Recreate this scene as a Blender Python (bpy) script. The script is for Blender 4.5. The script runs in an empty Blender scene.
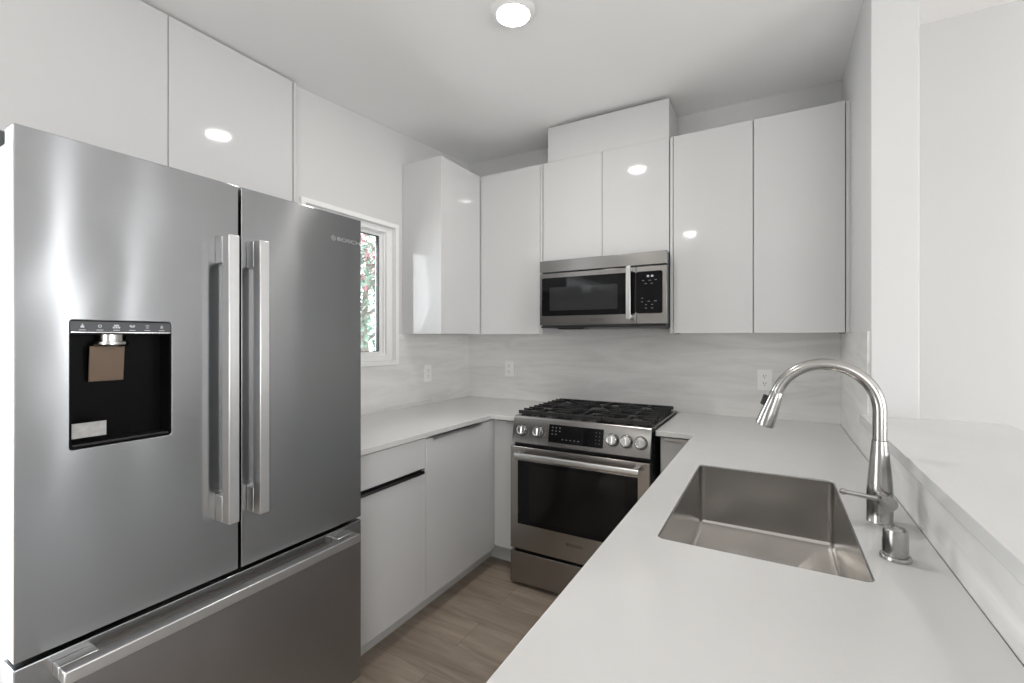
import bpy, bmesh, math, random
from mathutils import Vector, Matrix

S = bpy.context.scene
COL = S.collection
PI = math.pi

# ------------------------------------------------------------------ camera
cd = bpy.data.cameras.new('camera')
cd.sensor_width = 36.0
cd.lens = 36.0 * 458.5 / 1024.0
cd.shift_y = -3.5 / 1024.0
cd.clip_start = 0.02
cam = bpy.data.objects.new('camera', cd)
cam.location = (0, 0, 1.36)
cam.rotation_euler = (PI / 2, 0, 0.520)
COL.objects.link(cam)
S.camera = cam

# ------------------------------------------------------------------ light
S.view_settings.view_transform = 'Standard'
S.view_settings.look = 'None'
S.view_settings.exposure = 0.57
S.view_settings.gamma = 1.0
S.view_settings.use_curve_mapping = False
try:
    S.cycles.max_bounces = 14
    S.cycles.diffuse_bounces = 8
    S.cycles.glossy_bounces = 6
    S.cycles.transparent_max_bounces = 12
    S.cycles.use_denoising = True
    S.cycles.sample_clamp_indirect = 8.0
    S.cycles.caustics_reflective = False
    S.cycles.caustics_refractive = False
except Exception:
    pass

wd = bpy.data.worlds.new('sky')
S.world = wd
wd.use_nodes = True
wd.node_tree.nodes['Background'].inputs[0].default_value = (0.93, 0.97, 1.0, 1)
wd.node_tree.nodes['Background'].inputs[1].default_value = 2.4


def area(name, loc, direction, sx, sy, power, col=(1, 1, 1), spread=PI):
    l = bpy.data.lights.new(name, 'AREA')
    l.shape = 'RECTANGLE'
    l.size, l.size_y = sx, sy
    l.energy = power
    l.color = col
    l.spread = spread
    o = bpy.data.objects.new(name, l)
    o.location = loc
    o.rotation_euler = Vector(direction).to_track_quat('-Z', 'Y').to_euler()
    COL.objects.link(o)
    return o


# daylight entering through the openings of the open-plan room, plus two added streak lights
area('daylight_behind', (2.3, -3.60, 1.15), (0, 1, 0.35), 2.4, 2.0, 31, (1.0, 0.985, 0.97))
area('daylight_right', (4.43, 0.0, 1.35), (-1, 0, 0.3), 2.0, 1.9, 40, (0.99, 0.99, 1.0))
area('streak_light_side', (4.41, 1.975, 1.45), (-1, 0, 0), 0.10, 2.2, 5, (1.0, 1.0, 1.0))  # unseen narrow light added to draw a bright streak on the refrigerator
area('streak_light_corner', (3.98, 2.575, 1.45), (0, -1, 0), 0.20, 2.2, 6, (1.0, 1.0, 1.0))  # second unseen strip, added for another streak in the refrigerator steel
area('daylight_left', (-2.10, -0.68, 1.1), (1, 0, 0.45), 1.74, 2.0, 22, (0.95, 0.98, 1.0))
area('daylight_window', (-2.32, 1.8, 1.63), (1, 0.1, -0.6), 0.5, 0.72, 6, (0.92, 0.97, 1.0))


# ------------------------------------------------------------------ materials
def new_mat(name):
    m = bpy.data.materials.new(name)
    m.use_nodes = True
    nt = m.node_tree
    return m, nt, nt.nodes['Principled BSDF']


def N(nt, t, **kw):
    n = nt.nodes.new(t)
    for k, v in kw.items():
        setattr(n, k, v)
    return n


def coords(nt, scale=(1, 1, 1), kind='Object', rot=(0, 0, 0)):
    tc = N(nt, 'ShaderNodeTexCoord')
    mp = N(nt, 'ShaderNodeMapping')
    mp.inputs['Scale'].default_value = scale
    mp.inputs['Rotation'].default_value = rot
    nt.links.new(tc.outputs[kind], mp.inputs[0])
    return mp.outputs[0]


def noise(nt, vec, scale, detail=4, rough=0.5, dist=0.0):
    n = N(nt, 'ShaderNodeTexNoise')
    n.inputs['Scale'].default_value = scale
    n.inputs['Detail'].default_value = detail
    n.inputs['Roughness'].default_value = rough
    n.inputs['Distortion'].default_value = dist
    nt.links.new(vec, n.inputs['Vector'])
    return n.outputs[0]


def ramp(nt, fac, stops):
    r = N(nt, 'ShaderNodeValToRGB')
    el = r.color_ramp.elements
    while len(el) < len(stops):
        el.new(0.5)
    for e, (p, c) in zip(el, stops):
        e.position = p
        e.color = (c[0], c[1], c[2], 1)
    nt.links.new(fac, r.inputs[0])
    return r.outputs[0]


def bump(nt, h, strength, dist, b, normal=None):
    n = N(nt, 'ShaderNodeBump')
    n.inputs['Strength'].default_value = strength
    n.inputs['Distance'].default_value = dist
    nt.links.new(h, n.inputs['Height'])
    if normal:
        nt.links.new(normal, n.inputs['Normal'])
    nt.links.new(n.outputs[0], b.inputs['Normal'])
    return n.outputs[0]


def plain(name, col, rough=0.5, metal=0.0, spec=0.5, var=0.03, nscale=9.0):
    """a colour with a faint procedural mottling"""
    m, nt, b = new_mat(name)
    f = noise(nt, coords(nt), nscale, 3)
    lo = [max(0, c * (1 - var)) for c in col]
    hi = [min(1, c * (1 + var)) for c in col]
    nt.links.new(ramp(nt, f, [(0.3, lo), (0.7, hi)]), b.inputs['Base Color'])
    b.inputs['Roughness'].default_value = rough
    b.inputs['Metallic'].default_value = metal
    b.inputs['Specular IOR Level'].default_value = spec
    return m


M = {}


def paint(name, col, rough=0.55):
    m, nt, b = new_mat(name)
    v = coords(nt)
    nt.links.new(ramp(nt, noise(nt, v, 2.0, 3), [(0.3, [c * .985 for c in col]), (0.7, col)]), b.inputs['Base Color'])
    b.inputs['Roughness'].default_value = rough
    bump(nt, noise(nt, v, 160, 2), 0.06, 0.002, b)
    return m


M['wall'] = paint('wall_paint', (0.61, 0.61, 0.607))
M['ceiling'] = paint('ceiling_paint', (0.90, 0.90, 0.90), 0.7)
M['trim'] = plain('white_trim', (0.80, 0.80, 0.79), 0.35, var=0.01)
M['gloss'] = plain('white_high_gloss_lacquer', (0.59, 0.591, 0.592), 0.05, spec=0.5, var=0.006, nscale=2)
M['carcass'] = plain('white_melamine', (0.68, 0.68, 0.68), 0.35, var=0.01)
M['toe'] = plain('grey_toe_kick', (0.60, 0.60, 0.585), 0.4, var=0.03)
M['vinyl'] = plain('white_vinyl', (0.80, 0.80, 0.80), 0.3, var=0.01)
M['black'] = plain('black_plastic', (0.012, 0.012, 0.013), 0.35, var=0.2)
M['shadowgap'] = plain('dark_gasket', (0.02, 0.02, 0.022), 0.6, var=0.2)
M['recess'] = plain('black_dispenser_lining', (0.004, 0.004, 0.004), 0.3, spec=0.06, var=0.2)
M['iron'] = plain('black_cast_iron', (0.013, 0.013, 0.014), 0.42, var=0.3, nscale=60)
M['pan'] = plain('dark_cooktop_enamel', (0.06, 0.058, 0.056), 0.22, 0.6, var=0.1)
M['burner'] = plain('burner_metal', (0.30, 0.29, 0.28), 0.4, 0.9, var=0.2, nscale=30)
M['icon'] = plain('printed_grey_icons', (0.55, 0.56, 0.58), 0.5, var=0.02)
M['icondim'] = plain('printed_dim_icons', (0.16, 0.165, 0.17), 0.5, var=0.02)
M['badge'] = plain('grey_badge_lettering', (0.34, 0.34, 0.345), 0.4, var=0.02)
M['outlet'] = plain('white_outlet_plastic', (0.86, 0.86, 0.85), 0.3, var=0.01)
M['cover'] = plain('grey_hinge_cover', (0.07, 0.075, 0.08), 0.5, var=0.1)
M['sticker'] = plain('pale_printed_sticker', (0.34, 0.34, 0.335), 0.5, var=0.12, nscale=90)
M['paddle'] = plain('bronze_tinted_paddle', (0.16, 0.112, 0.08), 0.35, 0.35, var=0.06)
M['bark'] = plain('tree_bark', (0.26, 0.24, 0.21), 0.9, var=0.3, nscale=20)
M['pave'] = plain('pale_concrete', (0.75, 0.74, 0.72), 0.9, var=0.06)


def leafm(name, a, c):
    m, nt, b = new_mat(name)
    nt.links.new(ramp(nt, noise(nt, coords(nt), 5, 3), [(0.35, a), (0.65, c)]), b.inputs['Base Color'])
    b.inputs['Roughness'].default_value = 0.5
    return m


M['leaf'] = leafm('green_leaf', (0.16, 0.28, 0.21), (0.33, 0.46, 0.38))
M['redleaf'] = leafm('red_blossom', (0.54, 0.22, 0.25), (0.66, 0.38, 0.41))


def steel(name, col, rough, aniso, wave=0.0, brush='h', wscale=(1, 1.6, 1.1)):
    m, nt, b = new_mat(name)
    b.inputs['Metallic'].default_value = 1.0
    b.inputs['Roughness'].default_value = rough
    b.inputs['Anisotropic'].default_value = aniso
    b.inputs['Anisotropic Rotation'].default_value = 0.25
    sc = (3, 3, 420) if brush == 'h' else (420, 420, 3)
    g = noise(nt, coords(nt, sc), 1.0, 3, 0.6)
    nt.links.new(ramp(nt, g, [(0.25, [c * .97 for c in col]), (0.75, [min(1, c * 1.025) for c in col])]), b.inputs['Base Color'])
    t = N(nt, 'ShaderNodeTangent', direction_type='RADIAL', axis='Z')
    nt.links.new(t.outputs[0], b.inputs['Tangent'])
    if wave:
        w = noise(nt, coords(nt, wscale), 2.6, 1, 0.3)
        bump(nt, w, 1.0, wave, b)
    return m


M['fridge'] = steel('brushed_stainless_fridge', (0.365, 0.371, 0.381), 0.21, 1.0, 0.003)
M['handle'] = plain('satin_stainless_handle', (0.66, 0.66, 0.66), 0.32, 1.0, var=0.02, nscale=40)
M['steel'] = steel('brushed_stainless', (0.33, 0.322, 0.312), 0.25, 0.8)
M['steelw'] = steel('brushed_stainless_warm', (0.36, 0.34, 0.32), 0.25, 0.8)
M['sink'] = steel('satin_sink_steel', (0.54, 0.525, 0.505), 0.22, 0.5, 0.0008)
M['nickel'] = plain('brushed_nickel', (0.43, 0.422, 0.41), 0.21, 1.0, var=0.02, nscale=40)
M['chrome'] = plain('chrome', (0.80, 0.80, 0.80), 0.10, 1.0, var=0.02, nscale=40)
M['pull'] = plain('aluminium_edge_pull', (0.42, 0.42, 0.42), 0.3, 1.0, var=0.03)
M['darkpull'] = plain('dark_edge_pull', (0.16, 0.16, 0.16), 0.3, 1.0, var=0.03)


def dark_glass(name, col, rough=0.03):
    m, nt, b = new_mat(name)
    b.inputs['IOR'].default_value = 1.3
    nt.links.new(ramp(nt, noise(nt, coords(nt), 3, 1), [(0.3, col), (0.7, [c * 1.15 for c in col])]), b.inputs['Base Color'])
    b.inputs['Roughness'].default_value = rough
    b.inputs['Specular IOR Level'].default_value = 0.5
    return m


M['bglass'] = dark_glass('black_glass', (0.006, 0.006, 0.007))
M['tglass'] = dark_glass('tinted_oven_glass', (0.011, 0.010, 0.0095), 0.05)
M['mglass'] = dark_glass('microwave_screen_glass', (0.026, 0.027, 0.027), 0.08)

# quartz
m, nt, b = new_mat('white_quartz')
v = coords(nt)
nt.links.new(ramp(nt, noise(nt, v, 3.0, 6, 0.6), [(0.3, (0.60, 0.596, 0.588)), (0.7, (0.63, 0.626, 0.618))]), b.inputs['Base Color'])
b.inputs['Roughness'].default_value = 0.14
M['quartz'] = m


# backsplash porcelain with long soft horizontal veins
def tile(name, lo, mid, hi, axis):
    m, nt, b = new_mat(name)
    sc = (0.9, 0.9, 7.0)
    v = coords(nt, sc)
    d = noise(nt, v, 1.7, 7, 0.62, 1.1)
    nt.links.new(ramp(nt, d, [(0.32, lo), (0.5, mid), (0.66, hi)]), b.inputs['Base Color'])
    b.inputs['Roughness'].default_value = 0.22
    return m


M['tile'] = tile('veined_porcelain_tile', (0.66, 0.652, 0.638), (0.74, 0.735, 0.72), (0.80, 0.795, 0.78), 0)

# vinyl plank floor: planks run along x
m, nt, b = new_mat('oak_vinyl_plank')
v = coords(nt)
br = N(nt, 'ShaderNodeTexBrick')
br.offset = 0.37
br.inputs['Color1'].default_value = (0.20, 0.20, 0.20, 1)
br.inputs['Color2'].default_value = (0.80, 0.80, 0.80, 1)
br.inputs['Mortar'].default_value = (0.0, 0.0, 0.0, 1)
br.inputs['Scale'].default_value = 1.0
br.inputs['Mortar Size'].default_value = 0.0012
br.inputs['Mortar Smooth'].default_value = 0.3
br.inputs['Bias'].default_value = 0.0
br.inputs['Brick Width'].default_value = 1.22
br.inputs['Row Height'].default_value = 0.182
nt.links.new(v, br.inputs['Vector'])
vs = coords(nt, (1.1, 11, 1))
add = N(nt, 'ShaderNodeVectorMath', operation='ADD')
nt.links.new(vs, add.inputs[0])
nt.links.new(br.outputs['Color'], add.inputs[1])
gr = noise(nt, add.outputs[0], 2.2, 8, 0.62, 0.7)
wood = ramp(nt, gr, [(0.25, (0.225, 0.177, 0.137)), (0.5, (0.335, 0.275, 0.22)), (0.75, (0.43, 0.362, 0.30))])
mx = N(nt, 'ShaderNodeMix', data_type='RGBA', blend_type='OVERLAY')
mx.inputs[0].default_value = 0.28
nt.links.new(wood, mx.inputs[6])
nt.links.new(br.outputs['Color'], mx.inputs[7])
mo = N(nt, 'ShaderNodeMix', data_type='RGBA', blend_type='MULTIPLY')
nt.links.new(br.outputs['Fac'], mo.inputs[0])
nt.links.new(mx.outputs[2], mo.inputs[6])
mo.inputs[7].default_value = (0.72, 0.69, 0.66, 1)
nt.links.new(mo.outputs[2], b.inputs['Base Color'])
b.inputs['Roughness'].default_value = 0.42
bump(nt, gr, 0.12, 0.002, b)
M['floor'] = m

# window pane: clear with a faint reflection
m = bpy.data.materials.new('window_glass')
m.use_nodes = True
nt = m.node_tree
nt.nodes.remove(nt.nodes['Principled BSDF'])
tr = N(nt, 'ShaderNodeBsdfTransparent')
gl = N(nt, 'ShaderNodeBsdfGlossy')
gl.inputs['Roughness'].default_value = 0.02
mi = N(nt, 'ShaderNodeMixShader')
fr = N(nt, 'ShaderNodeFresnel')
fr.inputs[0].default_value = 1.3
nt.links.new(fr.outputs[0], mi.inputs[0])
nt.links.new(tr.outputs[0], mi.inputs[1])
nt.links.new(gl.outputs[0], mi.inputs[2])
nt.links.new(mi.outputs[0], nt.nodes['Material Output'].inputs[0])
M['pane'] = m

# lamp lens
m = bpy.data.materials.new('lit_lens')
m.use_nodes = True
nt = m.node_tree
b = nt.nodes['Principled BSDF']
b.inputs['Base Color'].default_value = (0.9, 0.9, 0.9, 1)
b.inputs['Emission Color'].default_value = (1.0, 0.97, 0.92, 1)
b.inputs['Emission Strength'].default_value = 14.0
M['lens'] = m
m = bpy.data.materials.new('lit_digits')
m.use_nodes = True
b = m.node_tree.nodes['Principled BSDF']
b.inputs['Emission Color'].default_value = (0.8, 0.95, 1.0, 1)
b.inputs['Emission Strength'].default_value = 0.1
M['digit'] = m


# ------------------------------------------------------------------ mesh helpers
class MB:
    """collects shapes (world coordinates) into one mesh"""

    def __init__(self):
        self.bm = bmesh.new()

    def box(self, x0, x1, y0, y1, z0, z1, mat=None):
        vs = [self.bm.verts.new(p) for p in
              [(x0, y0, z0), (x1, y0, z0), (x1, y1, z0), (x0, y1, z0),
               (x0, y0, z1), (x1, y0, z1), (x1, y1, z1), (x0, y1, z1)]]
        for f in [(0, 3, 2, 1), (4, 5, 6, 7), (0, 1, 5, 4), (1, 2, 6, 5), (2, 3, 7, 6), (3, 0, 4, 7)]:
            self.bm.faces.new([vs[i] for i in f])
        return self

    def obox(self, mtx, sx, sy, sz):
        """box of full size sx,sy,sz centred on a matrix"""
        n0 = len(self.bm.verts)
        self.box(-sx / 2, sx / 2, -sy / 2, sy / 2, -sz / 2, sz / 2)
        self.bm.verts.ensure_lookup_table()
        for v in self.bm.verts[n0:]:
            v.co = mtx @ v.co
        return self

    def prism(self, outline, holes, fn, a, b):
        """outline/holes: 2-d loops; fn(p, q, w) -> 3-d; extruded from w=a to w=b"""
        bm = self.bm
        loops = [outline] + list(holes)
        rings = []
        for w in (a, b):
            edges, rr = [], []
            for L in loops:
                vs = [bm.verts.new(fn(p[0], p[1], w)) for p in L]
                rr.append(vs)
                for i in range(len(vs)):
                    edges.append(bm.edges.new((vs[i], vs[(i + 1) % len(vs)])))
            rings.append(rr)
            bmesh.ops.triangle_fill(bm, use_beauty=True, use_dissolve=False, edges=edges)
        for k in range(len(loops)):
            A, B = rings[0][k], rings[1][k]
            n = len(A)
            for i in range(n):
                bm.faces.new((A[i], A[(i + 1) % n], B[(i + 1) % n], B[i]))
        bmesh.ops.recalc_face_normals(bm, faces=bm.faces[:])
        return self

    def loft(self, loops, close=True, cap0=True, cap1=True):
        bm = self.bm
        rs = [[bm.verts.new(p) for p in L] for L in loops]
        for A, B in zip(rs, rs[1:]):
            n = len(A)
            for i in range(n if close else n - 1):
                bm.faces.new((A[i], A[(i + 1) % n], B[(i + 1) % n], B[i]))
        if cap0:
            bm.faces.new(list(reversed(rs[0])))
        if cap1:
            bm.faces.new(rs[-1])
        bmesh.ops.recalc_face_normals(bm, faces=bm.faces[:])
        return self

    def lathe(self, origin, axis, prof, seg=32, cap0=True, cap1=True):
        """prof: (radius, height along axis)"""
        q = Vector(axis).normalized().to_track_quat('Z', 'Y').to_matrix()
        o = Vector(origin)
        loops = [[o + q @ Vector((r * math.cos(2 * PI * i / seg), r * math.sin(2 * PI * i / seg), h)) for i in range(seg)]
                 for r, h in prof]
        return self.loft(loops, True, cap0, cap1)

    def tube(self, pts, r, seg=14, cap=True):
        pts = [Vector(p) for p in pts]
        rad = r if isinstance(r, (list, tuple)) else [r] * len(pts)
        loops = []
        t0 = (pts[1] - pts[0]).normalized()
        ref = Vector((0, 0, 1)) if abs(t0.z) < 0.9 else Vector((0, 1, 0))
        u = t0.cross(ref).normalized()
        for i, p in enumerate(pts):
            t = (pts[min(i + 1, len(pts) - 1)] - pts[max(i - 1, 0)]).normalized()
            u = (u - t * u.dot(t)).normalized()
            w = t.cross(u)
            loops.append([p + rad[i] * (math.cos(2 * PI * k / seg) * u + math.sin(2 * PI * k / seg) * w) for k in range(seg)])
        return self.loft(loops, True, cap, cap)


def rrect(x0, x1, y0, y1, r, n=5):
    if r <= 0:
        return [(x0, y0), (x1, y0), (x1, y1), (x0, y1)]
    out = []
    for cx, cy, a0 in ((x1 - r, y0 + r, -PI / 2), (x1 - r, y1 - r, 0), (x0 + r, y1 - r, PI / 2), (x0 + r, y0 + r, PI)):
        for k in range(n + 1):
            a = a0 + PI / 2 * k / n
            out.append((cx + r * math.cos(a), cy + r * math.sin(a)))
    return out


XY = lambda p, q, w: (p, q, w)
YZ = lambda p, q, w: (w, p, q)
XZ = lambda p, q, w: (p, w, q)


class Thing:
    def __init__(self, name, label, cat, base, group=None):
        o = bpy.data.objects.new(name, None)
        o.empty_display_size = 0.1
        o.location = base
        o['label'] = label
        o['category'] = cat
        if group:
            o['group'] = group
        COL.objects.link(o)
        self.o = o
        self.base = Vector(base)

    def part(self, name, mb, mat, parent=None, bevel=0.0, seg=2, label=None, kind=None, ang=35):
        ob = link(name, mb, mat, bevel, seg, self.base, ang)
        ob.parent = parent or self.o
        if label:
            ob['label'] = label
        return ob


def link(name, mb, mat, bevel=0.0, seg=2, base=Vector((0, 0, 0)), ang=35):
    me = bpy.data.meshes.new(name)
    if isinstance(mb, MB):
        for v in mb.bm.verts:
            v.co -= base
        mb.bm.to_mesh(me)
        mb.bm.free()
    else:
        me = mb
        me.name = name
        me.transform(Matrix.Translation(-base))
    me.materials.clear()
    me.materials.append(mat)
    for p in me.polygons:
        p.use_smooth = True
    me.set_sharp_from_angle(angle=math.radians(ang))
    ob = bpy.data.objects.new(name, me)
    COL.objects.link(ob)
    if bevel:
        md = ob.modifiers.new('bevel', 'BEVEL')
        md.width = bevel
        md.segments = seg
        md.limit_method = 'ANGLE'
        md.angle_limit = math.radians(40)
        md.harden_normals = False
    return ob


def struct(name, mb, mat, bevel=0.0, parent=None, label=None):
    o = link(name, mb, mat, bevel)
    if parent:
        o.parent = parent
    else:
        o['kind'] = 'structure'
        if label:
            o['label'] = label
    return o


def single(name, mb, mat, label, cat, group=None, bevel=0.0):
    o = link(name, mb, mat, bevel)
    o['label'] = label
    o['category'] = cat
    if group:
        o['group'] = group
    return o


def text_mesh(txt, size, mtx, extrude=0.0006, width=None, spacing=1.0):
    c = bpy.data.curves.new('lettering', 'FONT')
    c.body = txt
    c.size = size
    c.extrude = extrude
    c.align_x = 'LEFT'
    c.space_character = spacing
    o = bpy.data.objects.new('lettering', c)
    COL.objects.link(o)
    dg = bpy.context.evaluated_depsgraph_get()
    me = bpy.data.meshes.new_from_object(o.evaluated_get(dg))
    bpy.data.objects.remove(o)
    bpy.data.curves.remove(c)
    if width:
        xs = [v.co.x for v in me.vertices]
        k = width / (max(xs) - min(xs))
        x0 = min(xs)
        me.transform(Matrix.Translation((-x0, 0, 0)))
        me.transform(Matrix.Diagonal((k, 1, 1, 1)))
    me.transform(mtx)
    return me


def frame(origin, xdir, ydir):
    """matrix whose local x,y run along xdir,ydir"""
    x = Vector(xdir).normalized()
    y = Vector(ydir).normalized()
    z = x.cross(y)
    return Matrix(((x.x, y.x, z.x, origin[0]), (x.y, y.y, z.y, origin[1]), (x.z, y.z, z.z, origin[2]), (0, 0, 0, 1)))


def merge(mb, me):
    mb.bm.from_mesh(me)
    bpy.data.meshes.remove(me)
    return mb


def ring(mb, origin, axis, r0, r1, h, seg=28):
    q = Vector(axis).normalized().to_track_quat('Z', 'Y').to_matrix()
    o = Vector(origin)
    P = lambda r, z: [o + q @ Vector((r * math.cos(2 * PI * i / seg), r * math.sin(2 * PI * i / seg), z)) for i in range(seg)]
    L = [P(r0, 0), P(r1, 0), P(r1, h), P(r0, h), P(r0, 0)]
    return mb.loft(L, True, False, False)


def brand_mark(txt, origin, xdir, ydir, h, width, nrm):
    """round armature emblem followed by the word"""
    mb = MB()
    o = Vector(origin)
    x, y, n = Vector(xdir).normalized(), Vector(ydir).normalized(), Vector(nrm).normalized()
    c = o + x * h * 0.5 + y * h * 0.42
    ring(mb, c, n, h * 0.44, h * 0.56, 0.0008, 20)
    mt = frame(c + n * 0.0004, x, y)
    mb.obox(mt @ Matrix.Translation((-h * .17, 0, 0)), h * .12, h * .6, 0.0008)
    mb.obox(mt @ Matrix.Translation((h * .17, 0, 0)), h * .12, h * .6, 0.0008)
    mb.obox(mt, h * .3, h * .1, 0.0008)
    me = text_mesh(txt, h * 1.15, frame(o + x * h * 1.5 + n * 0.0004, x, y), 0.0004, width - h * 1.5, 1.05)
    return merge(mb, me)


# ------------------------------------------------------------------ room shell
CEIL = 2.695
LW, BW, RW = -2.05, 2.905, 0.303
struct('floor', MB().box(-2.75, 4.6, -3.9, 3.05, -0.1, 0.0), M['floor'])

# ceiling: a slab whose left edge dips a little towards the refrigerator
mb = MB()
xs = [-2.75, -2.05, -1.05, 4.6]
ys = [-3.9, 1.42, 3.05]
def cz(x, y):
    if x > -1.1:
        return CEIL
    return 2.605 if y < 1.5 else 2.712
grid = [[mb.bm.verts.new((x, y, cz(x, y))) for y in ys] for x in xs]
top = [[mb.bm.verts.new((x, y, 2.86)) for y in ys] for x in xs]
for i in range(3):
    for j in range(2):
        mb.bm.faces.new((grid[i][j], grid[i][j + 1], grid[i + 1][j + 1], grid[i + 1][j]))
        mb.bm.faces.new((top[i][j], top[i + 1][j], top[i + 1][j + 1], top[i][j + 1]))
for j in range(2):
    mb.bm.faces.new((grid[0][j], top[0][j], top[0][j + 1], grid[0][j + 1]))
    mb.bm.faces.new((grid[3][j], grid[3][j + 1], top[3][j + 1], top[3][j]))
for i in range(3):
    mb.bm.faces.new((grid[i][0], grid[i + 1][0], top[i + 1][0], top[i][0]))
    mb.bm.faces.new((grid[i][2], top[i][2], top[i + 1][2], grid[i + 1][2]))
bmesh.ops.recalc_face_normals(mb.bm, faces=mb.bm.faces[:])
struct('ceiling', mb, M['ceiling'])

# left wall with the kitchen window (opening y 1.47..2.12, z 1.21..2.05)
WY0, WY1, WZ0, WZ1 = 1.475, 2.112, 1.217, 2.042
mb = MB().prism([(1.42, 0), (3.05, 0), (3.05, 2.8), (1.42, 2.8)], [[(WY0, WZ0), (WY1, WZ0), (WY1, WZ1), (WY0, WZ1)]], YZ, LW - 0.16, LW)
struct('wall_left', mb, M['wall'])
# recess for the refrigerator and the cabinets over it
mb = MB().box(-2.66, -2.50, 0.14, 1.58, 0, 2.8).box(-2.50, -2.21, 1.42, 1.58, 0, 2.8)
struct('wall_alcove', mb, M['wall'])
# left wall beyond the refrigerator with a wide glazed opening
mb = MB().prism([(-3.9, 0), (0.27, 0), (0.27, 2.8), (-3.9, 2.8)], [[(-1.55, 0.02), (0.20, 0.02), (0.20, 2.1), (-1.55, 2.1)]], YZ, LW - 0.16, LW)
mb.box(-2.50, -2.21, 0.14, 0.27, 0, 2.8)
struct('wall_left_near', mb, M['wall'])
struct('wall_back', MB().box(-2.21, RW + 0.136, BW, BW + 0.14, 0, 2.8), M['wall'])
# full height wall end beside the bar, with the knee wall under the bar top
mb = MB().prism([(0.30, 0), (BW, 0), (BW, 2.8), (2.09, 2.8), (2.09, 1.046), (0.30, 1.046)], [], YZ, RW, RW + 0.136)
struct('wall_right', mb, M['wall'], 0.004)
struct('wall_dining', MB().prism([(RW + 0.136, 0), (4.6, 0), (4.6, 2.8), (RW + 0.136, 2.8)], [[(3.85, 0.3), (4.11, 0.3), (4.11, 2.6), (3.85, 2.6)]], XZ, 2.565, 2.70), M['wall'])  # slot cut for the added corner streak light
mb = MB().prism([(-3.9, 0), (2.565, 0), (2.565, 2.8), (-3.9, 2.8)], [[(-1.0, 0.4), (1.0, 0.4), (1.0, 2.3), (-1.0, 2.3)], [(1.90, 0.3), (2.05, 0.3), (2.05, 2.6), (1.90, 2.6)]], YZ, 4.4, 4.54)  # the narrow second opening is cut for the added side streak light
struct('wall_far_right', mb, M['wall'])
mb = MB().prism([(LW, 0), (4.4, 0), (4.4, 2.8), (LW, 2.8)], [[(1.05, 0.05), (3.55, 0.05), (3.55, 2.15), (1.05, 2.15)]], XZ, -3.68, -3.54)
struct('wall_behind', mb, M['wall'])

# tile cladding
TF = 0.008
CT = 0.914
UZ = 1.385
struct('backsplash_back', MB().box(LW + TF, RW - TF, BW - TF, BW, CT, UZ + 0.03), M['tile'],
       label='grey veined backsplash behind the range')
mb = MB().prism([(1.21, CT), (BW - TF, CT), (BW - TF, UZ), (WY1 + 0.02, UZ), (WY1 + 0.02, WZ0 - 0.02), (1.21, WZ0 - 0.02)], [], YZ, LW, LW + TF)
struct('backsplash_left', mb, M['tile'], label='grey veined backsplash under the window')
random.seed(4)
edge = [(2.108 + random.uniform(-0.006, 0.006), CT + 0.165 + (UZ - CT - 0.165) * k / 14) for k in range(15)]
mb = MB().prism([(0.30, CT), (BW - TF, CT), (BW - TF, UZ)] + list(reversed(edge)) + [(2.108, 1.046), (0.30, 1.046)], [], YZ, RW - TF, RW)
struct('backsplash_right', mb, M['tile'], label='veined tile band under the bar top and up the wall beside it')

# window
w = MB()
C0 = 0.022
w.prism([(WY0 - C0, WZ0 - C0), (WY1 + C0, WZ0 - C0), (WY1 + C0, WZ1 + C0), (WY0 - C0, WZ1 + C0)],
        [[(WY0 + .004, WZ0 + .004), (WY1 - .004, WZ0 + .004), (WY1 - .004, WZ1 - .004), (WY0 + .004, WZ1 - .004)]], YZ, LW - 0.10, LW + 0.016)
win = struct('window_1', w, M['trim'], 0.002, label='white framed window beside the refrigerator with a tree outside')
def fr_(a, b2, x0, x1):
    """rectangular frame between inset a (outer) and b2 (inner)"""
    k = .70
    R = lambda i: [(WY0 + i, WZ0 + i * k), (WY1 - i, WZ0 + i * k), (WY1 - i, WZ1 - i * k), (WY0 + i, WZ1 - i * k)]
    return MB().prism(R(a), [R(b2)], YZ, x0, x1)
struct('window_frame', fr_(0.006, 0.055, LW - 0.09, LW - 0.012), M['vinyl'], 0.003, win)
struct('window_frame_step', fr_(0.022, 0.064, LW - 0.10, LW - 0.026), M['vinyl'], 0.003, win)
struct('sash', fr_(0.056, 0.086, LW - 0.069, LW - 0.040), M['vinyl'], 0.003, win)
struct('glazing_gasket', fr_(0.084, 0.090, LW - 0.068, LW - 0.047), M['shadowgap'], 0, win)
struct('pane', MB().box(LW - 0.066, LW - 0.060, WY0 + .089, WY1 - .089, WZ0 + .062, WZ1 - .062), M['pane'], 0, win)

# baseboard of the dining side
struct('baseboard_dining', MB().box(RW + .14, 4.4, 2.55, 2.565, 0, 0.1), M['trim'], 0.002)

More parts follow.
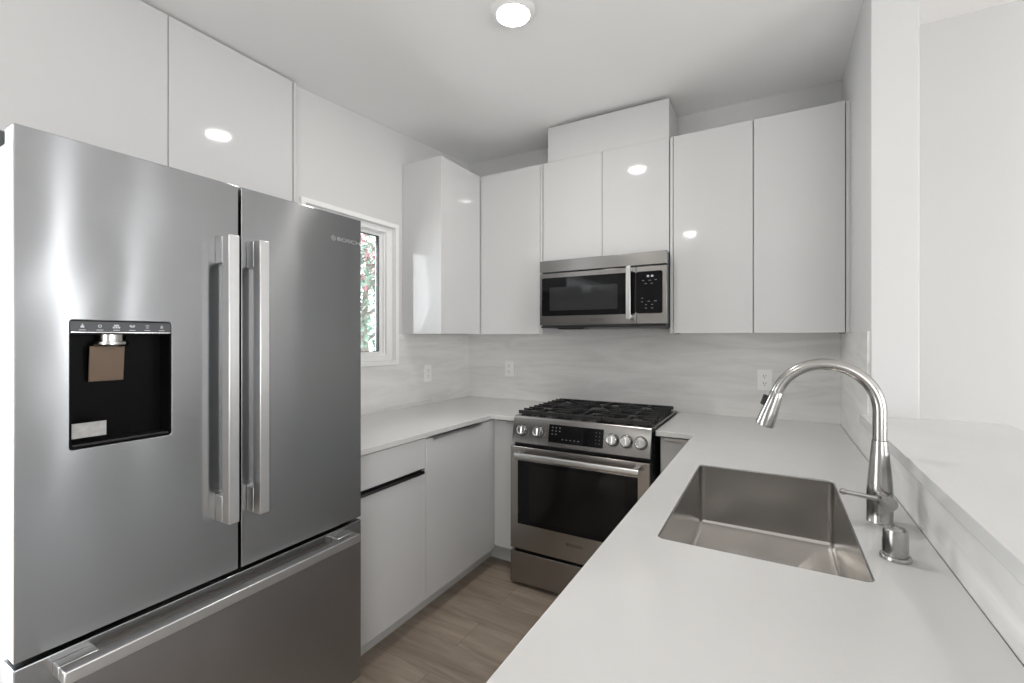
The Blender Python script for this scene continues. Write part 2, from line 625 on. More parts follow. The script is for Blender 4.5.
# ------------------------------------------------------------------ outside
struct('ground', MB().box(-16, -2.72, -6, 16, -0.25, -0.15), M['pave'])
tree = Thing('tree', 'green tree with red blossoms outside the window', 'tree', (-5.2, 4.75, -0.15))
mb = MB()
mb.tube([(-5.2, 4.75, -0.15), (-5.17, 4.77, 0.7), (-5.22, 4.74, 1.5), (-5.18, 4.8, 2.6)], [0.09, 0.07, 0.055, 0.02], 10)
for k in range(9):
    a = k * 2.4
    z = 1.3 + 0.13 * k
    mb.tube([(-5.2, 4.75, z), (-5.2 + .35 * math.cos(a), 4.75 + .35 * math.sin(a), z + .2), (-5.2 + .8 * math.cos(a), 4.75 + .8 * math.sin(a), z + .32)], [0.03, 0.02, 0.008], 6)
tree.part('trunk', mb, M['bark'])
random.seed(11)
def leaves(n, zlo, zhi, rad, size):
    mb = MB()
    for _ in range(n):
        a = random.uniform(0, 2 * PI)
        r = rad * math.sqrt(random.random())
        p = Vector((-5.2 + r * math.cos(a), 4.75 + r * math.sin(a), random.uniform(zlo, zhi) + 0.12 * math.sin(3 * a + r * 5)))
        R = Matrix.Rotation(random.uniform(0, 2 * PI), 3, 'Z') @ Matrix.Rotation(random.uniform(-1.1, 1.1), 3, 'X') @ Matrix.Rotation(random.uniform(-.8, .8), 3, 'Y')
        s = size * random.uniform(.6, 1.3)
        vs = [mb.bm.verts.new(p + R @ Vector(q)) for q in [(0, -s, 0), (s * .45, -s * .2, .1 * s), (s * .3, s * .5, .05 * s), (0, s, 0), (-s * .3, s * .5, .05 * s), (-s * .45, -s * .2, .1 * s)]]
        mb.bm.faces.new(vs)
    return mb
tree.part('foliage', leaves(3600, 1.24, 2.75, 1.25, 0.05), M['leaf'])
tree.part('blossom', leaves(1500, 2.3, 2.95, 1.15, 0.045), M['redleaf'])
o_ = tree.part('flower_cluster', leaves(160, 1.95, 2.2, 1.0, 0.042), M['redleaf'])
o_['kind'] = 'stuff'

# ------------------------------------------------------------------ cabinets
def gloss_door(t, name, x0, x1, y0, y1, z0, z1, parent=None, label=None):
    return t.part(name, MB().box(x0, x1, y0, y1, z0, z1), M['gloss'], parent, 0.0015, 2, label)

# over the refrigerator
FX = -2.02
for (y0, y1, lab) in ((0.335, 0.872, 'white glossy cabinet above the refrigerator, nearest the picture edge'),
                      (0.872, 1.412, 'white glossy cabinet above the refrigerator, next to the window')):
    t = Thing('upper_cabinet', lab, 'cabinet', (FX - .2, (y0 + y1) / 2, 1.84), 'cabinets above the refrigerator')
    t.part('carcass', MB().box(-2.48, FX - 0.0225, y0 + .0006, y1 - .0006, 1.84, 2.6), M['carcass'])
    d1 = y1 - .0015 if y1 < 1 else 1.3955
    gloss_door(t, 'door', FX - .02, FX, y0 + .0015, d1, 1.83, 2.6)
    if y1 > 1:
        t.part('filler_panel', MB().box(FX - .02, FX + .004, 1.399, 1.412, 1.83, 2.598), M['gloss'], None, 0.001)

# left wall upper cabinet
UT = 2.456
UXF, UYF = -1.736, 2.60
UYB = BW - TF - .001
t = Thing('upper_cabinet', 'white glossy wall cabinet to the right of the window', 'cabinet', (-1.9, 2.4, UZ))
t.part('carcass', MB().box(LW + .001, UXF - .021, 2.1955, UYB, UZ + .003, UT - .002), M['gloss'], None, 0.001)
t.part('end_panel', MB().box(LW + .001, UXF, 2.177, 2.195, UZ, UT), M['gloss'], None, 0.001)
gloss_door(t, 'door', UXF - .019, UXF, 2.1975, 2.594, UZ, UT)

# cabinet in the corner, left of the microwave
t = Thing('upper_cabinet', 'white glossy wall cabinet in the corner left of the microwave', 'cabinet', (-1.5, 2.75, UZ))
t.part('carcass', MB().box(UXF - .0195, -1.2685, UYF + .021, UYB, UZ + .003, UT - .002), M['carcass'], None, 0.001)
gloss_door(t, 'door', UXF + .001, -1.2865, UYF, UYF + .019, UZ, UT)
t.part('end_panel', MB().box(-1.2835, -1.2685, UYF + .002, UYF + .0205, UZ, UT), M['gloss'], None, 0.001)

# cabinet over the microwave
MZ = 1.832
t = Thing('upper_cabinet', 'white glossy two-door cabinet directly above the microwave', 'cabinet', (-.88, 2.75, MZ))
t.part('carcass', MB().box(-1.266, -.4965, UYF + .021, UYB, MZ + .001, UT - .002), M['carcass'], None, 0.001)
gloss_door(t, 'door', -1.262, -.8805, UYF, UYF + .019, MZ, UT)
gloss_door(t, 'door', -.8775, -.5005, UYF, UYF + .019, MZ, UT)
# box above it hiding the vent duct
single('duct_cover', MB().box(-1.231, -.5, UYF + .001, UYB, UT + .0005, 2.672), M['gloss'],
       'white box on top of the cabinets above the microwave, almost touching the ceiling', 'duct cover', None, 0.0015)

# right hand double cabinet
t = Thing('upper_cabinet', 'tall white glossy two-door cabinet right of the microwave', 'cabinet', (-.1, 2.75, UZ))
t.part('carcass', MB().box(-.4945, .2845, UYF + .021, UYB, UZ + .003, UT - .002), M['carcass'], None, 0.001)
t.part('end_panel', MB().box(-.4945, -.4805, UYF + .002, UYF + .0205, UZ, UT), M['gloss'], None, 0.001)
gloss_door(t, 'door', -.477, -.0945, UYF, UYF + .019, UZ, UT)
gloss_door(t, 'door', -.0905, .2825, UYF, UYF + .019, UZ, UT)
t.part('filler_panel', MB().box(.286, RW - .0005, UYF + .006, UYF + .03, UZ, UT), M['gloss'], None, 0.001)
for x in (-.46, .274):
    t.part('hinge_clip', MB().box(x - .012, x + .012, UYF + .024, UYF + .05, UZ - .003, UZ + .004), M['black'])

# base cabinets along the left wall
BXF = -1.44
BT = 0.888
def edge_pull_y(t, name, x, y0, y1, z, parent, mat):
    """thin metal profile hooked over the top edge of a front"""
    mb = MB().box(x - .019, x + .010, y0, y1, z, z + .003).box(x + .0075, x + .010, y0, y1, z - .009, z)
    return t.part(name, mb, mat, parent, 0.0006)
t = Thing('base_cabinet', 'white base cabinet with a drawer, next to the refrigerator', 'cabinet', (-1.75, 1.45, 0))
t.part('carcass', MB().box(LW + .012, BXF - .021, 1.215, 1.6905, 0.10, BT), M['carcass'], None)
t.part('toe_kick', MB().box(-1.55, -1.535, 1.215, 1.6905, 0.0, 0.0995), M['toe'])
gloss_door(t, 'drawer', BXF - .019, BXF, 1.2165, 1.6895, 0.743, 0.884)
d = gloss_door(t, 'door', BXF - .019, BXF, 1.2165, 1.6895, 0.115, 0.729)
t.part('gap_channel', MB().box(BXF - .0205, BXF - .0192, 1.2165, 1.6895, 0.729, 0.743), M['shadowgap'])
edge_pull_y(t, 'handle', BXF, 1.23, 1.671, 0.7292, d, M['darkpull'])

t = Thing('base_cabinet', 'white full-height-door base cabinet between the drawer unit and the corner', 'cabinet', (-1.75, 2.0, 0))
t.part('carcass', MB().box(LW + .012, BXF - .021, 1.6915, 2.36, 0.10, BT), M['carcass'], None)
t.part('toe_kick', MB().box(-1.55, -1.535, 1.6915, 2.43, 0.0, 0.0995), M['toe'])
d = gloss_door(t, 'door', BXF - .019, BXF, 1.6935, 2.288, 0.115, 0.877)
edge_pull_y(t, 'handle', BXF, 1.735, 2.155, 0.8772, d, M['pull'])
t.part('filler_panel', MB().box(BXF - .019, BXF - .002, 2.2905, 2.322, 0.115, 0.884), M['gloss'], None, 0.001)

BYF = 2.30
t = Thing('base_cabinet', 'narrow white base cabinet in the corner left of the range', 'cabinet', (-1.35, 2.6, 0))
t.part('carcass', MB().box(BXF - .0205, -1.2845, 2.361, BW - .012, 0.10, BT), M['carcass'])
t.part('toe_kick', MB().box(-1.5345, -1.2845, 2.415, 2.43, 0.0, 0.0995), M['toe'])
d = gloss_door(t, 'door', BXF + .0215, -1.287, BYF, BYF + .019, 0.137, 0.877)
t.part('corner_post', MB().box(BXF + .0005, BXF + .0195, BYF + .004, BYF + .06, 0.137, 0.884), M['gloss'], None, 0.001)
def edge_pull_x(t, name, y, x0, x1, z, parent, mat):
    mb = MB().box(x0, x1, y - .016, y + .019, z, z + .003).box(x0, x1, y - .016, y - .0135, z - .012, z)
    return t.part(name, mb, mat, parent, 0.0006)
edge_pull_x(t, 'handle', BYF, -1.35, -1.29, 0.8772, d, M['pull'])

t = Thing('base_cabinet', 'white base cabinet in the gap between the range and the peninsula', 'cabinet', (-.4, 2.6, 0))
t.part('carcass', MB().box(-.4835, -.3105, 2.32, BW - .012, 0.10, BT), M['carcass'])
t.part('toe_kick', MB().box(-.4835, -.3105, 2.36, 2.375, 0.0, 0.0995), M['toe'])
d = gloss_door(t, 'door', -.4825, -.312, BYF, BYF + .019, 0.115, 0.877)
edge_pull_x(t, 'handle', BYF, -.46, -.335, 0.8772, d, M['pull'])

# peninsula base (panels, so that the sink hangs free inside)
t = Thing('peninsula_cabinet', 'white sink base cabinets under the peninsula counter', 'cabinet', (-.1, 1.3, 0))
t.part('end_panel', MB().box(-.29, RW - .012, .32, .34, 0.0, BT), M['gloss'], None, 0.001)
t.part('cabinet_floor', MB().box(-.285, RW - .012, .341, 2.28, 0.10, 0.118), M['carcass'])
t.part('toe_kick', MB().box(-.235, -.22, .341, 2.28, 0.0, 0.0995), M['toe'])
yy = [.342, .98, 1.40, 1.82, 2.279]
for y0, y1 in zip(yy, yy[1:]):
    d = gloss_door(t, 'door', -.308, -.289, y0 + .0015, y1 - .0015, 0.115, 0.872)
    t.part('handle', MB().box(-.324, -.289, y0 + .05, y1 - .05, 0.8725, 0.8755).box(-.324, -.3215, y0 + .05, y1 - .05, .861, .8725), M['pull'], d)

# ------------------------------------------------------------------ worktops
QZ0 = BT + .001
mb = MB().prism([(LW + TF + .0005, 1.21), (-1.43, 1.21), (-1.43, 2.257), (-1.275, 2.257), (-1.275, BW - TF - .0005), (LW + TF + .0005, BW - TF - .0005)], [], XY, QZ0, CT)
single('countertop', mb, M['quartz'], 'white quartz worktop along the left wall, under the window', 'countertop', None, 0.002)
SX0, SX1, SY0, SY1 = -.2295, .1605, 1.0515, 1.743
mb = MB().prism([(-.325, .30), (RW - TF - .0005, .30), (RW - TF - .0005, BW - TF - .0005), (-.497, BW - TF - .0005), (-.497, 2.257), (-.325, 2.257)],
                [rrect(SX0, SX1, SY0, SY1, .018, 6)], XY, QZ0, CT)
single('countertop', mb, M['quartz'], 'white quartz worktop of the peninsula holding the sink', 'countertop', None, 0.002)
single('bar_top', MB().box(.272, .663, .24, 2.112, 1.047, 1.077), M['quartz'],
       'raised white bar ledge running along the right of the sink counter', 'bar counter', None, 0.002)

# ------------------------------------------------------------------ refrigerator
FF, FY0, FY1 = -1.338, .304, 1.204
FYM = .7575
FZS, FZT = .690, 1.797
t = Thing('refrigerator', 'stainless steel french-door refrigerator with bottom freezer drawer and water dispenser', 'refrigerator', (-1.7, .754, 0))
t.part('body', MB().box(-2.07, FF - .062, FY0 + .006, FY1 - .006, .03, 1.775), M['steel'], None, 0.003)
for (x, y) in ((-1.45, .36), (-1.45, 1.15), (-2.02, .36), (-2.02, 1.15)):
    t.part('foot', MB().lathe((x, y, 0), (0, 0, 1), [(.02, 0), (.02, .031)], 16), M['black'])
t.part('toe_grille', MB().box(-1.43, -1.41, FY0 + .02, FY1 - .02, .02, .09), M['black'])
# left door with the dispenser opening
DY0, DY1, DZ0, DZ1 = .389, .585, 1.1135, 1.399
dl = t.part('door', MB().prism([(FY0, FZS + .006), (FYM - .004, FZS + .006), (FYM - .004, FZT), (FY0, FZT)], [rrect(DY0, DY1, DZ0, DZ1, .007, 4)], YZ, FF - .056, FF), M['fridge'], None, 0.0025, 3)
dr = t.part('door', MB().box(FF - .056, FF, FYM + .004, FY1, FZS + .006, FZT), M['fridge'], None, 0.0025, 3)
dw = t.part('freezer_drawer', MB().box(FF - .066, FF, FY0 - .001, FY1, .10, FZS - .006), M['fridge'], None, 0.0025, 3)
t.part('door_gasket', MB().box(FF - .0615, FF - .0565, FY0 + .012, FY1 - .012, .12, 1.785), M['shadowgap'])
for y in (.345, 1.163):
    t.part('hinge_cover', MB().box(-1.64, -1.50, y - .03, y + .03, 1.7755, 1.826), M['cover'], None, 0.006)
# handles: a flat bar carried by a block at each end
def vhandle(y0, y1, parent):
    mb = MB()
    mb.box(-1.304, -1.27, y0, y1, .857, 1.640)
    mb.box(FF, -1.303, y0, y1, 1.565, 1.640)
    mb.box(FF, -1.303, y0, y1, .857, .930)
    t.part('handle', mb, M['handle'], parent, 0.0025, 2)
vhandle(.690, .719, dl)
vhandle(.776, .805, dr)
mb = MB().box(-1.304, -1.27, .362, 1.140, .640, .668).box(FF, -1.303, .362, .43, .640, .668).box(FF, -1.303, 1.072, 1.140, .640, .668)
t.part('handle', mb, M['handle'], dw, 0.0025, 2)
# dispenser
mb = MB()
mb.prism(rrect(DY0 + .001, DY1 - .001, DZ0 + .001, 1.3715, .006, 4), [rrect(DY0 + .004, DY1 - .004, DZ0 + .004, 1.3685, .005, 4)], YZ, FF - .055, FF - .0012)
mb.box(FF - .056, FF - .052, DY0 + .002, DY1 - .002, DZ0 + .002, 1.3705)
t.part('dispenser_recess', mb, M['recess'], dl)
t.part('dispenser_panel', MB().box(FF - .03, FF - .0005, DY0 + .0015, DY1 - .0015, 1.3735, DZ1 - .0015), M['cover'], dl, 0.001)
t.part('light_strip', MB().box(FF - .02, FF + .0002, DY0 + .003, DY1 - .003, 1.3718, 1.3738), M['chrome'], dl)
mb = MB()
for k in range(6):
    y = DY0 + .022 + k * .0305
    X = FF - .0003
    mb.box(X - .0004, X + .0002, y - .006, y + .006, 1.3775, 1.379)
    if k == 0:
        mb.box(X - .0004, X + .0002, y - .003, y + .003, 1.383, 1.388).box(X - .0004, X + .0002, y - .001, y + .001, 1.388, 1.392)
    elif k == 1:
        ring(mb, (X - .0003, y, 1.387), (1, 0, 0), .0022, .0034, .0005, 12)
    elif k == 2:
        for a in (-.005, 0, .005):
            mb.box(X - .0004, X + .0002, y + a - .0018, y + a + .0018, 1.3825, 1.3865)
            mb.box(X - .0004, X + .0002, y + a * .6 - .0015, y + a * .6 + .0015, 1.3872, 1.391)
    elif k == 3:
        for a in (-.004, -.0015, .0015, .004):
            mb.box(X - .0004, X + .0002, y + a - .001, y + a + .001, 1.384 + abs(a) * .5, 1.389 + abs(a) * .5)
    elif k == 4:
        mb.box(X - .0004, X + .0002, y - .004, y + .004, 1.389, 1.3905).box(X - .0004, X + .0002, y - .003, y + .003, 1.384, 1.3855)
    else:
        ring(mb, (X - .0003, y, 1.386), (1, 0, 0), .0018, .003, .0005, 12)
        mb.box(X - .0004, X + .0002, y - .0006, y + .0006, 1.386, 1.392)
t.part('panel_icons', mb, M['icon'], dl)
mb = MB().lathe((FF - .0415, .473, 1.340), (0, 0, 1), [(.033, 0), (.038, .005), (.038, .011), (.030, .012), (.030, .031)], 24)
t.part('nozzle', mb, M['nickel'], dl)
mt = Matrix.Translation((FF - .036, .466, 1.300)) @ Matrix.Rotation(math.radians(6), 4, 'Y')
t.part('paddle', MB().obox(mt, .004, .066, .083), M['paddle'], dl, 0.001)
t.part('sticker', MB().box(FF - .0035, FF - .0025, DY0 + .0045, DY0 + .065, 1.137, 1.170), M['sticker'], dl)
t.part('drip_tray', MB().box(FF - .050, FF - .004, DY0 + .006, DY1 - .006, DZ0 + .0045, DZ0 + .010), M['black'], dl, 0.001)
# raised lettering on the right door
t.part('badge', brand_mark('BOSCH', (FF + .0002, 1.072, 1.703), (0, 1, 0), (0, 0, 1), .0165, .126, (1, 0, 0)), M['badge'], dr)

# ------------------------------------------------------------------ range
RX0, RX1 = -1.269, -.511
t = Thing('range', 'stainless steel gas range with black cooktop grates and oven', 'stove', (-.888, 2.55, 0))
t.part('body', MB().box(RX0 + .004, RX1 - .002, 2.242, 2.872, .03, .905), M['shadowgap'], None, 0.002)
for x in (RX0 + .04, RX1 - .04):
    for y in (2.30, 2.82):
        t.part('foot', MB().lathe((x, y, 0), (0, 0, 1), [(.018, 0), (.018, .031)], 16), M['black'])
t.part('drawer', MB().box(RX0, RX1, 2.199, 2.241, .022, .190), M['steelw'], None, 0.003)
dv = t.part('oven_door', MB().box(RX0, RX1, 2.199, 2.241, .206, .766), M['steelw'], None, 0.003)
WX0, WX1 = -1.222, -.567
t.part('oven_window', MB().prism(rrect(WX0, WX1, .346, .692, .004, 3), [], XZ, 2.197, 2.205), M['bglass'], dv)
t.part('window_screen', MB().prism(rrect(WX0 + .07, WX1 - .062, .372, .670, .004, 3), [], XZ, 2.1966, 2.198), M['tglass'], dv)
# handle: slightly flattened round bar on two stubs
mb = MB()
L = lambda x: [(x, 2.146 + p[0], .731 + p[1]) for p in rrect(-.009, .009, -.0145, .0145, .008, 5)]
mb.loft([L(-1.214), L(-.549)])
for x in (-1.20, -.572):
    mb.box(x - .012, x + .012, 2.150, 2.1995, .722, .740)
t.part('handle', mb, M['handle'], dv, 0.001)
t.part('badge', brand_mark('BOSCH', (-.936, 2.1988, .286), (1, 0, 0), (0, 0, 1), .0155, .088, (0, -1, 0)), M['black'], dv)
# sloped control fascia
fa = t.part('control_panel', MB().prism([(2.212, .784), (2.240, .914), (2.252, .926), (2.30, .926), (2.30, .784)], [], YZ, RX0, RX1), M['steel'], None, 0.0025)
up = Vector((0, .028, .130)).normalized()
nr = Vector((0, -.130, .028)).normalized()
def onp(x, z):
    k = (z - .784) / .130
    return Vector((x, 2.212 + .028 * k, z))
def slab_on(x0, x1, z0, z1, th, mat, name, parent):
    mb = MB()
    a, b_ = onp(0, z0), onp(0, z1)
    c = (a + b_) / 2 + Vector(((x0 + x1) / 2, 0, 0)) + nr * (th / 2)
    mb.obox(frame(c, (1, 0, 0), up), x1 - x0, (b_ - a).length, th)
    return t.part(name, mb, mat, parent, 0.0005)
disp = slab_on(-1.048, -.746, .806, .898, .0016, M['bglass'], 'display', fa)
mb = MB()
def dot(x, z, wx, wz):
    c = onp(x, z) + nr * .0019
    mb.obox(frame(c, (1, 0, 0), up), wx, wz, .0006)
for r in range(3):
    for c_ in range(3 if r < 2 else 2):
        dot(-1.027 + c_ * .021, .883 - r * .017, .007, .005)
t.part('keypad_icons', mb, M['icondim'], disp)
mb = MB()
for k in range(5):
    dot(-.966 + k * .022, .826, .008, .004)
t.part('function_icons', mb, M['icondim'], disp)
mb = MB()
for r in range(4):
    for c_ in range(2):
        dot(-.785 + c_ * .019, .879 - r * .018, .004, .003)
t.part('timer_icons', mb, M['icondim'], disp)
for x in (-1.205, -1.108, -.698, -.629, -.559):
    c = onp(x, .853)
    kb = t.part('knob', MB().lathe(c, nr, [(.0285, 0), (.0285, .012), (.0270, .015), (.0258, .028), (.0235, .031), (.0190, .0315), (.0180, .030)], 32), M['chrome'], fa)
    t.part('knob_base', MB().lathe(c, nr, [(.0320, .0002), (.0320, .005), (.0283, .0055)], 32), M['black'], kb)
    mt = frame(c + nr * .032, (1, 0, 0), up) @ Matrix.Rotation(math.radians(90), 4, 'Z')
    t.part('knob_grip', MB().obox(mt, .034, .007, .007), M['chrome'], kb, 0.001)
# cooktop plate
t.part('cooktop', MB().box(RX0 - .002, RX1 + .004, 2.3005, 2.868, .905, .926), M['steel'], None, 0.003)
t.part('cooktop_pan', MB().box(RX0 + .022, RX1 - .022, 2.285, 2.850, .9262, .929), M['pan'], None, 0.001)
burn = [(-1.135, 2.42, .042), (-1.135, 2.70, .036), (-.888, 2.565, .055), (-.645, 2.42, .036), (-.645, 2.70, .042)]
for x, y, r in burn:
    bb = t.part('burner', MB().lathe((x, y, .929), (0, 0, 1), [(r * 1.15, 0), (r * 1.1, .006), (r * .85, .012)], 28), M['burner'])
    t.part('burner_cap', MB().lathe((x, y, .9412), (0, 0, 1), [(r * .9, 0), (r * .92, .004), (r * .8, .008)], 28), M['iron'], bb)
gx = [(RX0 + .012, -1.012), (-1.006, -.772), (-.766, RX1 - .012)]
for gi, (a, b2) in enumerate(gx):
    mb = MB()
    y0, y1 = 2.272, 2.852
    zb, zt = .934, .953
    for y in (y0, y1 - .011):
        mb.box(a, b2, y, y + .011, zb, zt)
    for x in (a + (.014 if gi == 0 else 0), b2 - .011 - (.014 if gi == 2 else 0)):
        mb.box(x, x + .011, y0 + .0115, y1 - .0115, zb, zt - .005)
    mid = (a + b2) / 2
    n = 9
    for k in range(1, n):
        y = y0 + (y1 - y0 - .011) * k / n
        if gi == 1:
            if k in (3, 6):
                mb.box(a, b2, y, y + .010, zb + .003, zt + .003)
            else:
                mb.box(a, a + .045, y, y + .010, zb + .003, zt + .003).box(b2 - .045, b2, y, y + .010, zb + .003, zt + .003)
        elif k in (2, 4, 5, 7):
            c_ = .026 if k in (2, 7) else 0
            mb.box(a, mid - c_, y, y + .010, zb + .003, zt + .003)
            mb.box(mid + c_, b2, y, y + .010, zb + .003, zt + .003)
        else:
            o0, o1 = (.05, .04) if gi == 0 else (.04, .05)
            mb.box(a, a + o0, y, y + .010, zb + .003, zt + .003).box(b2 - o1, b2, y, y + .010, zb + .003, zt + .003)
    for by in (2.42, 2.70) if gi != 1 else (2.565,):
        for d_ in ((-.135, -.03), (.03, .135)) if gi != 1 else ((-.29, -.05), (.05, .27)):
            mb.box(mid - .005, mid + .005, by + d_[0], by + d_[1], zb + .002, zt + .0025)
    for x in (a + .02, b2 - .031):
        for y in (y0, y1 - .011):
            mb.box(x, x + .011, y, y + .011, .9292, zb)
    t.part('grate', mb, M['iron'], None, 0.001)

# ------------------------------------------------------------------ microwave
MX0, MX1 = -1.2465, -.4955
t = Thing('microwave', 'stainless steel over-the-range microwave above the stove', 'microwave', (-.868, 2.7, 1.42))
t.part('body', MB().box(MX0 + .004, MX1 - .004, 2.5465, UYB - .001, 1.432, 1.826), M['cover'], None, 0.002)
t.part('top_vent_band', MB().box(MX0, MX1, 2.518, 2.546, 1.757, 1.827), M['steel'], None, 0.002)
md = t.part('door', MB().box(MX0, -.6595, 2.520, 2.546, 1.437, 1.750), M['steel'], None, 0.002)
t.part('door_glass', MB().prism(rrect(-1.231, -.661, 1.493, 1.722, .008, 4), [], XZ, 2.5178, 2.524), M['bglass'], md)
t.part('screen', MB().prism(rrect(-1.180, -.762, 1.524, 1.664, .003, 3), [], XZ, 2.5172, 2.519), M['mglass'], md)
mb = MB().box(-.7035, -.678, 2.474, 2.484, 1.463, 1.752)
mb.box(-.700, -.681, 2.484, 2.5195, 1.470, 1.488).box(-.700, -.681, 2.484, 2.5195, 1.727, 1.745)
t.part('handle', mb, M['handle'], md, 0.003)
t.part('badge', brand_mark('BOSCH', (-.925, 2.5197, 1.461), (1, 0, 0), (0, 0, 1), .0125, .082, (0, -1, 0)), M['black'], md)
cp = t.part('control_panel', MB().box(-.6580, MX1, 2.520, 2.546, 1.437, 1.750), M['steel'], None, 0.002)
pg = t.part('control_glass', MB().prism(rrect(-.6575, -.518, 1.494, 1.722, .010, 4), [], XZ, 2.5178, 2.524), M['bglass'], cp)
mb = MB()
for x in (-.594, -.572):
    mb.box(x - .0055, x + .0055, 2.5172, 2.5177, 1.6965, 1.700).box(x - .0055, x + .0055, 2.5172, 2.5177, 1.6905, 1.693)
    mb.box(x - .0055, x - .003, 2.5172, 2.5177, 1.6905, 1.700).box(x + .003, x + .0055, 2.5172, 2.5177, 1.6905, 1.700)
t.part('clock_digits', mb, M['digit'], pg)
mb = MB()
for (x, z, wd_) in ((-.62, 1.672, .012), (-.585, 1.672, .012), (-.553, 1.674, .012), (-.606, 1.655, .012), (-.574, 1.655, .012)):
    mb.box(x - wd_ / 2, x + wd_ / 2, 2.5172, 2.5177, z - .002, z + .002)
t.part('function_icons', mb, M['icondim'], pg)
mb = MB()
for (x, z, wd_) in ((-.625, 1.577, .008), (-.625, 1.557, .008), (-.59, 1.559, .012), (-.555, 1.560, .014), (-.605, 1.541, .009), (-.572, 1.541, .009),
                    (-.605, 1.522, .010), (-.572, 1.522, .010)):
    mb.box(x - wd_ / 2, x + wd_ / 2, 2.5172, 2.5177, z - .002, z + .002)
t.part('keypad_icons', mb, M['icondim'], pg)
t.part('bottom_vent', MB().box(MX0 + .006, MX1 - .006, 2.524, 2.86, 1.421, 1.4315), M['black'], None, 0.002)
mb = MB().prism([(-1.15, 1.4205), (-1.13, 1.4125), (-.98, 1.4125), (-.96, 1.4205)], [], XZ, 2.545, 2.65)
t.part('lamp_cover', mb, M['black'])

# ------------------------------------------------------------------ sink
t = Thing('sink', 'undermount stainless steel sink basin in the peninsula counter', 'sink', (-.03, 1.4, .70))
def rl(i, z, r):
    return [(p[0], p[1], z) for p in rrect(SX0 - .003 + i, SX1 + .003 - i, SY0 - .003 + i, SY1 + .003 - i, max(r, .002), 6)]
ZB = .708
cx, cy = (SX0 + SX1) / 2, (SY0 + SY1) / 2
def toc(z, k, i, r):
    out = []
    for p in rrect(SX0 - .003 + i, SX1 + .003 - i, SY0 - .003 + i, SY1 + .003 - i, r, 6):
        out.append((p[0], p[1], z))
    return out
def circ(r, z):
    base = rrect(SX0, SX1, SY0, SY1, .014, 6)
    out = []
    for p in base:
        a = math.atan2((p[1] - cy) / (SY1 - SY0), (p[0] - cx) / (SX1 - SX0))
        out.append((cx + r * math.cos(a), cy + r * math.sin(a), z))
    return out
mb = MB()
inner = [rl(.0042, .9085, .014), rl(.0052, .9085, .014)]
inner += [rl(.0055, .80, .016), rl(.006, ZB + .016, .016)]
for k in range(1, 6):
    a = PI / 2 * k / 5
    inner.append(rl(.006 + .014 * (1 - math.cos(a)), ZB + .016 - .014 * math.sin(a), .016 - .006 * (1 - math.cos(a))))
inner.append(circ(.057, ZB - .004))
inner.append(circ(.055, ZB - .006))
mb.loft(inner, True, False, True)
t.part('basin', mb, M['sink'], None, 0, 2, None, None, 50)
q = t.part('drain', MB().lathe((cx, cy, ZB - .0058), (0, 0, 1), [(.052, 0), (.05, .003), (.040, .002), (.038, -.0), (.0385, .0005)], 32), M['nickel'])
mb = MB()
for k in range(8):
    a = 2 * PI * k / 8
    mb.lathe((cx + .022 * math.cos(a), cy + .022 * math.sin(a), ZB - .0052), (0, 0, 1), [(.005, 0), (.005, .001)], 10)
t.part('strainer_hole', mb, M['black'], q)

# ------------------------------------------------------------------ faucet
fx, fy = .222, 1.41
t = Thing('faucet', 'brushed nickel gooseneck pull-down faucet behind the sink', 'faucet', (fx, fy, CT))
t.part('base', MB().lathe((fx, fy, CT + .0004), (0, 0, 1), [(.0272, 0), (.0272, .003), (.0265, .004), (.0262, .03), (.0262, .075), (.0250, .095), (.0205, .145), (.0172, .180), (.0160, .197)], 36), M['nickel'])
Rg, cxg, czg = .1107, .222 - .1107, 1.1825
pts = [(fx, fy, 1.1125), (fx, fy, 1.14)]
for k in range(0, 33):
    a = math.radians(162) * k / 32
    pts.append((cxg + Rg * math.cos(a), fy, czg + Rg * math.sin(a)))
nk = t.part('neck', MB().tube(pts, .0145, 22), M['nickel'])
t.part('collar_seam', MB().lathe((fx, fy, 1.1105), (0, 0, 1), [(.0152, 0), (.0152, .0022)], 28), M['cover'])
a = math.radians(162)
end = Vector((cxg + Rg * math.cos(a), fy, czg + Rg * math.sin(a)))
dv_ = Vector((-math.sin(a), 0, math.cos(a)))
sh = t.part('spray_head', MB().lathe(end, dv_, [(.0150, .0005), (.0162, .004), (.0168, .02), (.0205, .059), (.0230, .092), (.0224, .096), (.018, .0965), (.0175, .094)], 32), M['nickel'])
t.part('spray_face', MB().lathe(end, dv_, [(.0172, .0915), (.0172, .0945)], 24), M['black'], sh)
bp = end + dv_ * .030 + Vector((-.0205, 0, .006))
t.part('spray_button', MB().obox(frame(bp, dv_, (0, 1, 0)), .028, .013, .013), M['black'], sh, 0.003)
hb = t.part('handle_hub', MB().lathe((fx + .002, fy - .005, .978), (.06, -1, .0), [(.018, .018), (.0185, .022), (.0185, .058), (.0175, .061), (.0165, .0612)], 30), M['nickel'])
mb = MB().tube([(fx - .008, fy - .045, .981), (fx - .045, fy - .046, .985), (fx - .074, fy - .047, .988)], [.0062, .0056, .0054], 14)
mb.lathe((fx - .073, fy - .047, .9878), (-1, .08, .11), [(.003, -.002), (.0068, .0), (.0074, .005), (.0062, .010), (.003, .012)], 18)
t.part('lever', mb, M['nickel'], hb)

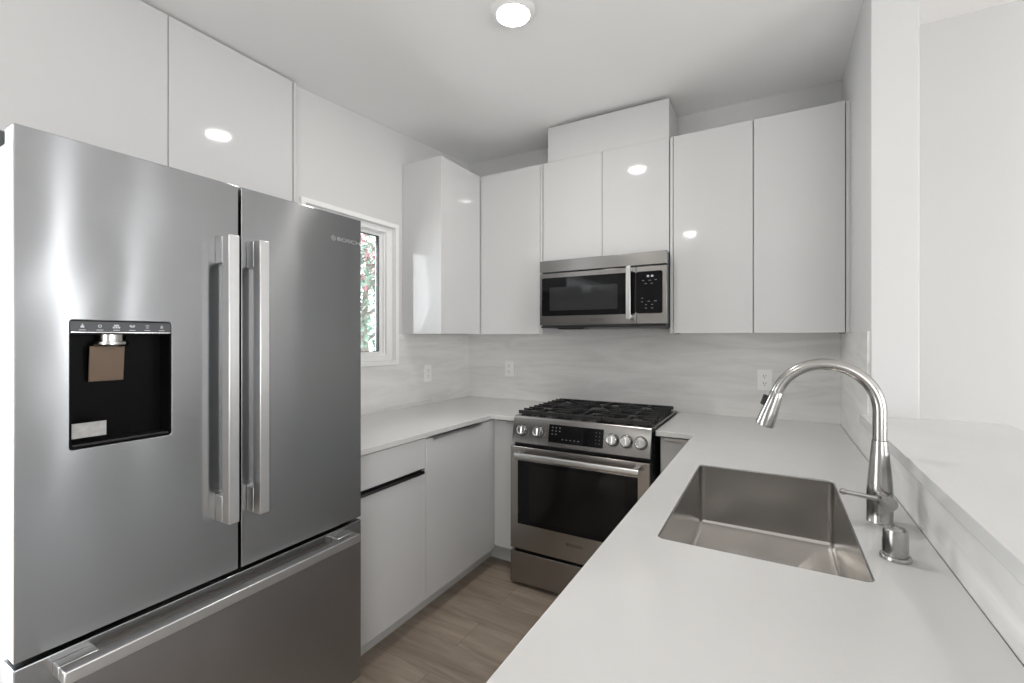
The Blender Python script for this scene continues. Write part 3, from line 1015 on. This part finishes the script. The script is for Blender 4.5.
t = Thing('air_gap', 'short brushed nickel air gap cap on the counter in front of the faucet', 'air gap', (.2125, 1.19, CT))
t.part('flange', MB().lathe((.2125, 1.19, CT + .0004), (0, 0, 1), [(.0265, 0), (.0265, .004), (.025, .0075), (.0215, .0085)], 36), M['nickel'])
cpz = t.part('cap', MB().lathe((.2125, 1.19, CT + .009), (0, 0, 1), [(.0208, 0), (.0208, .046), (.0195, .051), (.0165, .0535), (.004, .055)], 36), M['nickel'])
t.part('cap_slot', MB().box(.1911, .1935, 1.184, 1.196, CT + .014, CT + .038), M['black'], cpz)

# ------------------------------------------------------------------ outlets
def outlet(name, label, o, xd, nrm):
    """duplex receptacle, o = centre on the wall face"""
    xd, n = Vector(xd), Vector(nrm)
    t = Thing(name, label, 'outlet', o, 'electrical outlets on the backsplash')
    F = lambda dx, dz, dn: frame(Vector(o) + xd * dx + Vector((0, 0, dz)) + n * dn, xd, (0, 0, 1))
    pl = t.part('plate', MB().obox(F(0, 0, .0032), .072, .116, .006), M['outlet'], None, 0.002)
    for dz in (.0205, -.0205):
        r = t.part('receptacle', MB().obox(F(0, dz, .0071), .034, .029, .002), M['outlet'], pl, 0.0015)
        mb = MB().obox(F(-.006, dz + .003, .0082), .0025, .009, .0005).obox(F(.006, dz + .003, .0082), .0025, .008, .0005).obox(F(0, dz - .008, .0082), .005, .005, .0005)
        t.part('slot', mb, M['shadowgap'], r)
outlet('outlet', 'white outlet on the left wall tile, right of the window', (LW + TF, 2.412, 1.122), (0, 1, 0), (1, 0, 0))
outlet('outlet', 'white outlet on the back wall tile, left of the range', (-1.68, BW - TF, 1.136), (1, 0, 0), (0, -1, 0))
outlet('outlet', 'white outlet on the back wall tile, nearest the faucet', (-.047, BW - TF, 1.128), (1, 0, 0), (0, -1, 0))

# ------------------------------------------------------------------ recessed lights
def downlight(x, y, label):
    t = Thing('ceiling_light', label, 'ceiling light', (x, y, CEIL))
    mb = MB()
    seg = 40
    P = lambda r, z: [(x + r * math.cos(2 * PI * i / seg), y + r * math.sin(2 * PI * i / seg), CEIL + z) for i in range(seg)]
    mb.loft([P(.092, -.0005), P(.092, -.004), P(.088, -.008), P(.074, -.020), P(.068, -.020), P(.066, -.008), P(.066, -.0005)], True, False, False)
    t.part('trim_ring', mb, M['trim'])
    l = bpy.data.lights.new('lamp', 'AREA')
    l.shape = 'DISK'
    l.size = 0.12
    l.energy = 5
    l.color = (1.0, 0.96, 0.9)
    lo = bpy.data.objects.new('lamp', l)
    lo.location = (0, 0, -0.031)
    lo.parent = t.o
    COL.objects.link(lo)
    t.part('lens', MB().lathe((x, y, CEIL - .0195), (0, 0, -1), [(.065, -.006), (.0635, 0), (.058, .003), (.045, .006), (.02, .008), (.004, .0085)], 40), M['lens'])
downlight(-.925, 1.625, 'lit round recessed light in the kitchen ceiling')
downlight(-.925, -.93, 'lit round recessed ceiling light behind the camera position')
